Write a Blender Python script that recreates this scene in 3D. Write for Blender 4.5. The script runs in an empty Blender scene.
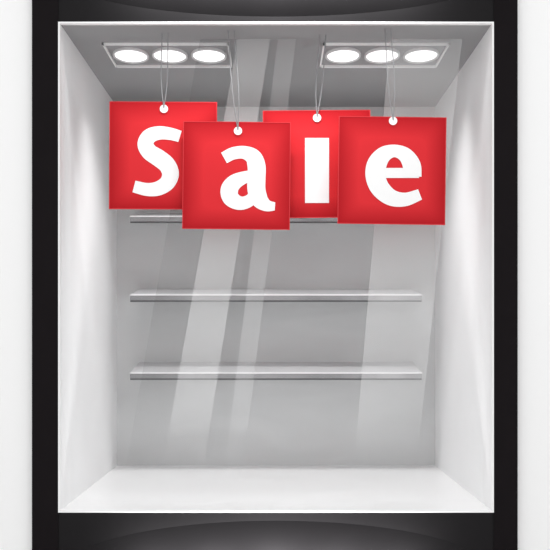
import bpy, bmesh, math
from mathutils import Vector
S=bpy.context.scene
S.view_settings.view_transform='Standard'
S.view_settings.look='None'
# ---------- dimensions (metres) ----------
HW=1.075; H=2.424; D=1.757; EYE=.855; U=200.0
def W(px,pz,depth):   # elevation drawing units -> metres at a given depth in the display
    k=(5+depth)/5/U
    return Vector(((px-276)*k,depth,EYE+(339-pz)*k))
# ---------- materials ----------
def mat(name,col,rough=.5,metal=0,emit=0,noise=0,scale=3,stretch=(1,1,1),spec=.5,bump=0):
    m=bpy.data.materials.new(name); m.use_nodes=True
    n=m.node_tree.nodes; l=m.node_tree.links; b=n['Principled BSDF']
    b.inputs['Base Color'].default_value=(*col,1); b.inputs['Roughness'].default_value=rough
    b.inputs['Metallic'].default_value=metal; b.inputs['Specular IOR Level'].default_value=spec
    if emit:
        b.inputs['Emission Color'].default_value=(1,1,1,1); b.inputs['Emission Strength'].default_value=emit
    if noise:
        tc=n.new('ShaderNodeTexCoord'); mp=n.new('ShaderNodeMapping'); mp.inputs['Scale'].default_value=stretch
        nz=n.new('ShaderNodeTexNoise'); nz.inputs['Scale'].default_value=scale; nz.inputs['Detail'].default_value=4
        nz.inputs['Distortion'].default_value=.8
        cr=n.new('ShaderNodeValToRGB')
        cr.color_ramp.elements[0].position=.3; cr.color_ramp.elements[1].position=.7
        cr.color_ramp.elements[0].color=(*[c*(1-noise) for c in col],1); cr.color_ramp.elements[1].color=(*col,1)
        l.new(tc.outputs['Object'],mp.inputs[0]); l.new(mp.outputs[0],nz.inputs[0]); l.new(nz.outputs[0],cr.inputs[0]); l.new(cr.outputs[0],b.inputs['Base Color'])
        if bump:
            bp=n.new('ShaderNodeBump'); bp.inputs['Strength'].default_value=bump; l.new(nz.outputs[0],bp.inputs['Height']); l.new(bp.outputs[0],b.inputs['Normal'])
    return m
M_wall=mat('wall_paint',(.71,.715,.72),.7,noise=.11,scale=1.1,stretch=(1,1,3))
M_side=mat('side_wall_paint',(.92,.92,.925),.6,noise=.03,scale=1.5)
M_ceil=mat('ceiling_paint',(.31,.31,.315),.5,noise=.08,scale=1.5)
M_floor=mat('floor_gloss_white',(.97,.97,.97),.3,noise=.01,scale=2)
M_black=mat('black_frame_paint',(.010,.008,.009),.6,noise=.1,scale=6,spec=.05)
M_fascia=mat('black_fascia_satin',(.014,.013,.014),.6,noise=.06,scale=6,spec=.08)
M_trim=mat('white_trim',(.95,.95,.95),.4,noise=.01)
M_margin=mat('margin_white',(.99,.99,.99),.8,noise=.005,scale=20)
M_ground=mat('paving',(.8,.8,.8),.8,noise=.1,scale=6)
M_top=mat('shelf_laminate',(.70,.70,.71),.5,0,noise=.06,scale=2,stretch=(1,1,1))
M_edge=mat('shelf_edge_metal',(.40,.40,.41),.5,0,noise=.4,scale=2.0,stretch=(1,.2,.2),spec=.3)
M_hi=mat('shelf_edge_highlight',(.95,.95,.95),.4,0,noise=.03,scale=3)  # near-white strip painting a highlight along the shelf's front edge
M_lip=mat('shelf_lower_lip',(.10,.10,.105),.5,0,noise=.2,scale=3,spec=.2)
M_lamp=mat('lamp_diffuser',(1,1,1),.5,emit=1.1,noise=.01)
M_white=mat('letter_white',(.98,.98,.98),.5,noise=.01)
M_wire=mat('hanging_wire',(.34,.34,.35),.4,.5,noise=.1,scale=30)
def redmat():
    m=bpy.data.materials.new('red_card'); m.use_nodes=True
    n=m.node_tree.nodes; l=m.node_tree.links; b=n['Principled BSDF']; b.inputs['Roughness'].default_value=.6
    b.inputs['Specular IOR Level'].default_value=.1
    tc=n.new('ShaderNodeTexCoord'); sp=n.new('ShaderNodeSeparateXYZ'); l.new(tc.outputs['Object'],sp.inputs[0])
    def mth(op,a,bb=None):
        x=n.new('ShaderNodeMath'); x.operation=op; l.new(a,x.inputs[0])
        if bb is not None:
            if isinstance(bb,(int,float)): x.inputs[1].default_value=bb
            else: l.new(bb,x.inputs[1])
        return x.outputs[0]
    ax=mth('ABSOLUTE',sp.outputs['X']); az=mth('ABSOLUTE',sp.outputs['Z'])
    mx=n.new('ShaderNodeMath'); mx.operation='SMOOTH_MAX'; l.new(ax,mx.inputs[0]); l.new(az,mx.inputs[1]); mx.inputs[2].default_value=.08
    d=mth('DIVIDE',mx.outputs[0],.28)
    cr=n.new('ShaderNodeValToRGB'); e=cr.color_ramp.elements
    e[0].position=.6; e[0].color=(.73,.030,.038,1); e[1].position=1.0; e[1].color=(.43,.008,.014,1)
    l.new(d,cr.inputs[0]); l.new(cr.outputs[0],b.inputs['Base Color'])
    return m
M_red=redmat()
M_rededge=mat('red_card_edge',(.68,.04,.05),.5,noise=.02,spec=.2)
def sheermat(name,f,c,grad=True):
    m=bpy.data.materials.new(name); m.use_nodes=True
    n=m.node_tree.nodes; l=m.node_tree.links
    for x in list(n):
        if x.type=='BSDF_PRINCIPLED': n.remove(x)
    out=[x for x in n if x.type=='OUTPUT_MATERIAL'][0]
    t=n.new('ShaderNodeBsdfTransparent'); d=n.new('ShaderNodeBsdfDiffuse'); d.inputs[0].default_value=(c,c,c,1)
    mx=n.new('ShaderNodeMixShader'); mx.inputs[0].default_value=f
    if grad:   # painted streak fades out toward the bottom of the pane
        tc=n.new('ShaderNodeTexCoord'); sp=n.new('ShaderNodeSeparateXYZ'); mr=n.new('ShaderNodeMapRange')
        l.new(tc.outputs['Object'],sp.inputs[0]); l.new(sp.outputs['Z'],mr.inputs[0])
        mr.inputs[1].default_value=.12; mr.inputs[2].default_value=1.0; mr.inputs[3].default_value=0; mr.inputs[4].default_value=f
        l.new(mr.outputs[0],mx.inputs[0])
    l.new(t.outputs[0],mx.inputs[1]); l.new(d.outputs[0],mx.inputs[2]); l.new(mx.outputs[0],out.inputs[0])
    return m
M_glass=sheermat('clear_glass',.01,.8,False)
M_streak=sheermat('painted_streak',.25,.98)  # white streak of reflected light, put on the glass as colour
M_streak3=sheermat('faint_painted_streak',.14,.98)
M_streak2=sheermat('dark_painted_streak',.15,.2)  # darker tone painted alongside the light streaks
# ---------- mesh helpers ----------
def obj(name,bm,mats,parent=None,smooth=False):
    me=bpy.data.meshes.new(name); bmesh.ops.recalc_face_normals(bm,faces=bm.faces); bm.to_mesh(me); bm.free()
    o=bpy.data.objects.new(name,me); S.collection.objects.link(o)
    for m in (mats if isinstance(mats,list) else [mats]): me.materials.append(m)
    if smooth:
        for p in me.polygons: p.use_smooth=True
    if parent: o.parent=parent
    return o
def addbox(bm,x0,x1,y0,y1,z0,z1,mi=0):
    v=[bm.verts.new(p) for p in [(x0,y0,z0),(x1,y0,z0),(x1,y1,z0),(x0,y1,z0),(x0,y0,z1),(x1,y0,z1),(x1,y1,z1),(x0,y1,z1)]]
    for f in [(0,1,2,3),(4,5,6,7),(0,1,5,4),(1,2,6,5),(2,3,7,6),(3,0,4,7)]:
        q=bm.faces.new([v[i] for i in f]); q.material_index=mi
def box(name,x0,x1,y0,y1,z0,z1,m,parent=None,bev=0):
    bm=bmesh.new(); addbox(bm,x0,x1,y0,y1,z0,z1); o=obj(name,bm,m,parent)
    if bev:
        b=o.modifiers.new('b','BEVEL'); b.width=bev; b.segments=3
    return o
def empty(name,loc=(0,0,0)):
    e=bpy.data.objects.new(name,None); e.empty_display_size=.1; e.location=loc; S.collection.objects.link(e); return e
# ---------- room shell ----------
T=.08
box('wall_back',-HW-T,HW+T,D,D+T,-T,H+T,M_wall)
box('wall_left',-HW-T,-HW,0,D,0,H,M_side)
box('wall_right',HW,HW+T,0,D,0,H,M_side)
box('floor',-HW-T,HW+T,0,D,-T,0,M_floor)
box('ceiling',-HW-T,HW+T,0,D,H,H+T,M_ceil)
GZ=-.40
bm=bmesh.new()
addbox(bm,-4,-HW-T,0,.1,GZ,4); addbox(bm,HW+T,4,0,.1,GZ,4)
addbox(bm,-HW-T,HW+T,0,.1,H+T,4); addbox(bm,-HW-T,HW+T,0,.1,GZ,-T)
obj('margin_wall',bm,M_margin)  # added wall standing in for the blank white page margins
box('ground',-4,4,-6,.1,GZ-.1,GZ,M_ground)
# ---------- window ----------
win=empty('window_1')
FO=1.213; t=.008; FI=HW+t
box('frame_left',-FO,-FI,-.03,0,GZ,2.9,M_black,win)
box('frame_right',FI,FO-.012,-.03,0,GZ,2.9,M_black,win)
# head and sill: flat board with a shallow elliptical bowed panel on it
def fascia(name,z0,z1,ze,rz,parent):
    bm=bmesh.new(); addbox(bm,-FI,FI,-.025,0,z0,z1)
    obj(name,bm,M_fascia,parent)
    bm=bmesh.new(); NX=64; NZ=16; rx=1.06; sgn=1 if z0>1 else -1
    rows=[]
    for i in range(NX+1):
        x=-rx+2*rx*i/NX; e=math.sqrt(max(0,1-(x/rx)**2)); col=[]
        for j in range(NZ+1):
            v=j/NZ; z=ze-sgn*rz*e*(1-v); r2=(x/rx)**2+((z-ze)/rz)**2
            col.append(bm.verts.new((x,-.0255-.05*max(0,1-r2),z)))
        rows.append(col)
    for a,b in zip(rows,rows[1:]):
        for j in range(NZ): bm.faces.new([a[j],a[j+1],b[j+1],b[j]])
    obj(name+'_bowed_panel',bm,M_fascia,parent,True)
fascia('frame_head',H+t,2.9,2.66,.20,win)
fascia('frame_sill',GZ,-t,-.30,.25,win)
bm=bmesh.new()
addbox(bm,-HW-t,-HW,-.03,.0,-t,H+t); addbox(bm,HW,HW+t,-.03,.0,-t,H+t)
addbox(bm,-HW,HW,-.03,0,H,H+t); addbox(bm,-HW,HW,-.03,0,-t,0)
obj('inner_bead',bm,M_trim,win)
GY=.23
box('glass_pane',-HW,HW,GY,GY+.006,0,H,M_glass,win)
def band(name,xt0,xt1,xb0,xb1,m,zt=30,zb=490):  # diagonal light streaks painted as translucent strips on the pane
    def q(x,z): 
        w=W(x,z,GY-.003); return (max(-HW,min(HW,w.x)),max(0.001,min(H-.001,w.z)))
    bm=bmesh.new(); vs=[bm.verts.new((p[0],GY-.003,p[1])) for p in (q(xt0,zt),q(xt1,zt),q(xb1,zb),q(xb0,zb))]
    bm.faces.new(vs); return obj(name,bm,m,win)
band('streak_a',238,270,158,200,M_streak)
band('streak_b',278,296,222,240,M_streak3)
band('streak_d',390,462,352,414,M_streak)
band('streak_e',200,238,122,158,M_streak2)
band('streak_f',270,278,200,222,M_streak2)
# ---------- shelves ----------
def shelf(pxback,pxfront,thick):
    yb=D; yf=1.338
    zb=W(0,pxback,yb).z; zf=W(0,pxfront,yf).z
    xb=W(413,0,yb).x; xf=W(421.5,0,yf).x
    e=empty('wall_shelf',(0,yb,zb))
    bm=bmesh.new(); y1=0; y0=yf-yb; dz=zf-zb
    v=[bm.verts.new(p) for p in [(-xf,y0,dz),(xf,y0,dz),(xb,y1,0),(-xb,y1,0),(-xf,y0,dz-thick),(xf,y0,dz-thick),(xb,y1,-thick),(-xb,y1,-thick)]]
    for f in [(0,1,2,3),(4,5,6,7),(0,1,5,4),(1,2,6,5),(2,3,7,6),(3,0,4,7)]: bm.faces.new([v[j] for j in f])
    obj('shelf_board',bm,M_top,e)
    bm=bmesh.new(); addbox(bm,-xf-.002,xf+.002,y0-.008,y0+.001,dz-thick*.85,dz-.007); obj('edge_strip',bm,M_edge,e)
    bm=bmesh.new(); addbox(bm,-xf-.003,xf+.003,y0-.010,y0+.001,dz-.007,dz+.001); obj('edge_highlight',bm,M_hi,e)
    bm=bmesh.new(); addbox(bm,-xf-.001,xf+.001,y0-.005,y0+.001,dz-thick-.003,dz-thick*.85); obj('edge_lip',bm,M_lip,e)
    bm=bmesh.new()
    for x in (-.75,0,.75):
        v=[(y1,-thick),(y0*.45,dz*.45-thick),(y1,-thick-.02)]
        a=[bm.verts.new((x-.006,p[0],p[1])) for p in v]; c=[bm.verts.new((x+.006,p[0],p[1])) for p in v]
        bm.faces.new(a); bm.faces.new(c[::-1])
        for i in range(3): bm.faces.new([a[i],a[(i+1)%3],c[(i+1)%3],c[i]])
    obj('brackets',bm,M_top,e)
shelf(213,216,.042); shelf(289,294.5,.044); shelf(362,372.5,.044)
# ---------- ceiling light panels ----------
def spotat(name,parent,loc,rot,e,ang,blend,size=.06):
    ld=bpy.data.lights.new(name,'SPOT'); ld.energy=e; ld.spot_size=math.radians(ang); ld.spot_blend=blend; ld.shadow_soft_size=size
    lo=bpy.data.objects.new(name,ld); lo.parent=parent; lo.location=loc; lo.rotation_euler=rot; S.collection.objects.link(lo)
def light_panel(cx):
    e=empty('recessed_light_panel',(cx,0,H))
    y0=.295; y1=.745; hw=.335; w=.008
    bm=bmesh.new()
    for a in ((-hw,hw,y0,y0+.014),(-hw,hw,y1-.02,y1),(-hw,-hw+w,y0,y1),(hw-w,hw,y0,y1)): addbox(bm,a[0],a[1],a[2],a[3],-.012,0)
    obj('panel_frame',bm,M_trim,e)
    for i,x in enumerate((-.215,0,.215)):
        bm=bmesh.new(); N=48
        def ring(rx,ry,z): return [bm.verts.new((x+rx*math.cos(2*math.pi*k/N),.515+ry*math.sin(2*math.pi*k/N),z)) for k in range(N)]
        r=[ring(.098,.140,0),ring(.098,.140,-.012),ring(.090,.128,-.014),ring(.086,.122,-.006)]
        for a,b in zip(r,r[1:]):
            for k in range(N): bm.faces.new([a[k],a[(k+1)%N],b[(k+1)%N],b[k]])
        obj(f'bezel_{i+1}',bm,M_top,e,True)
        bm=bmesh.new(); bm.faces.new(ring(.087,.123,-.007)); obj(f'diffuser_{i+1}',bm,M_lamp,e)
        spotat(f'downlight_{i+1}',e,(x,.6,-.03),(math.radians(10),0,0),15,100,.9,.09)
    s=-1 if cx<0 else 1
    # added fill with no fixture, brightens the side wall and floor
    spotat('side_fill',e,(-.5*s,.8,-.05),(math.radians(0),math.radians(-42*s),0),34,75,1,.3)
light_panel(-.585); light_panel(.585)
# ---------- sale signs ----------
def catmull(P,n=10):
    out=[]
    Q=[tuple(2*a-b for a,b in zip(P[0],P[1]))]+P+[tuple(2*a-b for a,b in zip(P[-1],P[-2]))]
    for i in range(1,len(Q)-2):
        for k in range(n):
            t=k/n
            out.append(tuple(.5*((2*b)+(-a+c)*t+(2*a-5*b+4*c-d)*t*t+(-a+3*b-3*c+d)*t**3) for a,b,c,d in zip(Q[i-1],Q[i],Q[i+1],Q[i+2])))
    out.append(P[-1]); return out
def stroke(bm,P,cx,cz,k,y):
    pts=catmull(P)
    # tangents from a wider window keep the tight bends clean
    L=[];R=[]
    for i,(x,z,w) in enumerate(pts):
        a=pts[max(0,i-3)]; b=pts[min(len(pts)-1,i+3)]
        dx,dz=b[0]-a[0],b[1]-a[1]; d=math.hypot(dx,dz) or 1; nx,nz=-dz/d,dx/d
        L.append(((x+nx*w-cx)*k,(cz-z-nz*w)*k)); R.append(((x-nx*w-cx)*k,(cz-z+nz*w)*k))
    for i in range(len(L)-1):
        vs=[bm.verts.new((p[0],y,p[1])) for p in (L[i],R[i],R[i+1],L[i+1])]
        bm.faces.new(vs)
LET={
'S':[[(180,136.5,5.8),(170,133.8,6.2),(159,133,6.8),(149.5,136.3,7.6),(145.5,144,8),(149.5,152,8.2),(158.5,158,8.6),(167,165,8.6),(170.5,174,8.4),(167,183,7.8),(158,188.5,7.2),(147,189.5,6.5),(134,186.5,6)]],
'a':[[(224,158,6),(233,153.5,6.2),(244,152.5,6.5),(253,157,8.2),(256.5,166,9),(256.5,178,9),(256.5,190,9),(260,200,8.4),(267,205.5,6),(275,206.5,4)],
     [(258,175,5),(246,177,6),(235,182,7.8),(229.5,189.5,8.8),(231,198,8.4),(239,203,7),(248,201.5,6.2),(257,194,6)]],
'l':[[(317,138,12),(317,170,12),(317,203,12)]],
'e':[[(419,173,5),(400,173,5),(379,173,5)],
     [(412.5,177,9),(411.5,165,9),(405,155,7.5),(394.5,151,6.3),(384,154.5,8),(377,164,9.8),(375.5,176,10),(380,188,9.5),(391,197.5,8.2),(405,199.5,6.8),(420,194.5,5.5)]],
}
def sign(key,cx,cz,size,depth,rot,hole,tops):
    k=(5+depth)/5/U; c=W(cx,cz,depth); h=size/2*k
    e=empty('sale_sign',c)
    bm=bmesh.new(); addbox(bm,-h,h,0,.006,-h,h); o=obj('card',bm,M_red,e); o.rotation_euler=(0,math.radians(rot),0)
    bm=bmesh.new(); b=.004
    for a in ((-h-b,h+b,h,h+b),(-h-b,h+b,-h-b,-h),(-h-b,-h,-h,h),(h,h+b,-h,h)): addbox(bm,a[0],a[1],-.001,.007,a[2],a[3])
    o=obj('card_border',bm,M_rededge,e); o.rotation_euler=(0,math.radians(rot),0)
    bm=bmesh.new()
    for i,P in enumerate(LET[key]): stroke(bm,P,cx,cz,k,-.0015-.0006*i)
    obj('letter_'+key,bm,M_white,e)
    hx=(hole[0]-cx)*k; hz=(cz-hole[1])*k
    bm=bmesh.new(); bmesh.ops.create_cone(bm,cap_ends=True,segments=32,radius1=.021,radius2=.021,depth=.004)
    o=obj('grommet',bm,M_white,e); o.rotation_euler=(math.pi/2,0,0); o.location=(hx,-.003,hz)
    zt=H-c.z
    for i,tx in enumerate(tops):
        cu=bpy.data.curves.new('wire','CURVE'); cu.dimensions='3D'; cu.bevel_depth=.0026; cu.bevel_resolution=3
        s=cu.splines.new('BEZIER'); s.bezier_points.add(2)
        tX=(tx-cx)*k
        sg=-1 if i==0 else 1
        pts=[(hx,-.007,hz+.004),(hx+sg*.010+(tX-hx)*.25,-.005,hz+(zt-hz)*.3),(tX,0,zt)]
        for q,p in zip(s.bezier_points,pts): q.co=p; q.handle_left_type=q.handle_right_type='AUTO'
        cu.materials.append(M_wire)
        w=bpy.data.objects.new(f'wire_{i+1}',cu); w.parent=e; S.collection.objects.link(w)
    return e
sign('S',163,155.5,106,.13,0.3,(164,109),(162,168))
sign('a',236.5,175.5,106,.09,0.6,(238,131),(228,234))
sign('l',317,164,106,.16,-.5,(317,118),(320,326))
sign('e',392,170.5,106,.06,0.8,(393,121),(385,391))
# ---------- lights ----------
w=bpy.data.worlds.new('w'); S.world=w; w.use_nodes=True
w.node_tree.nodes['Background'].inputs[0].default_value=(1,1,1,1); w.node_tree.nodes['Background'].inputs[1].default_value=1.02
def spot(name,loc,tgt,e,ang,blend=1):
    ld=bpy.data.lights.new(name,'SPOT'); ld.energy=e; ld.spot_size=math.radians(ang); ld.spot_blend=blend; ld.shadow_soft_size=.05
    o=bpy.data.objects.new(name,ld); o.location=loc; o.rotation_euler=(Vector(tgt)-Vector(loc)).to_track_quat('-Z','Y').to_euler(); S.collection.objects.link(o)
for x in (-.6,-.3,0,.3,.6):
    e=26-26*abs(x)
    spot('fascia_lamp',(x,-.24,2.78),(x,0,2.66),e*1.9,120)
    spot('sill_lamp',(x,-.24,-.37),(x,0,-.24),e*1.6,120)
# ---------- camera ----------
c=bpy.data.cameras.new('cam'); c.sensor_width=36; c.lens=36*1000/550; c.shift_y=64/550; c.shift_x=-1/550
co=bpy.data.objects.new('camera',c); co.location=(0,-5,EYE); co.rotation_euler=(math.pi/2,0,0); S.collection.objects.link(co); S.camera=co
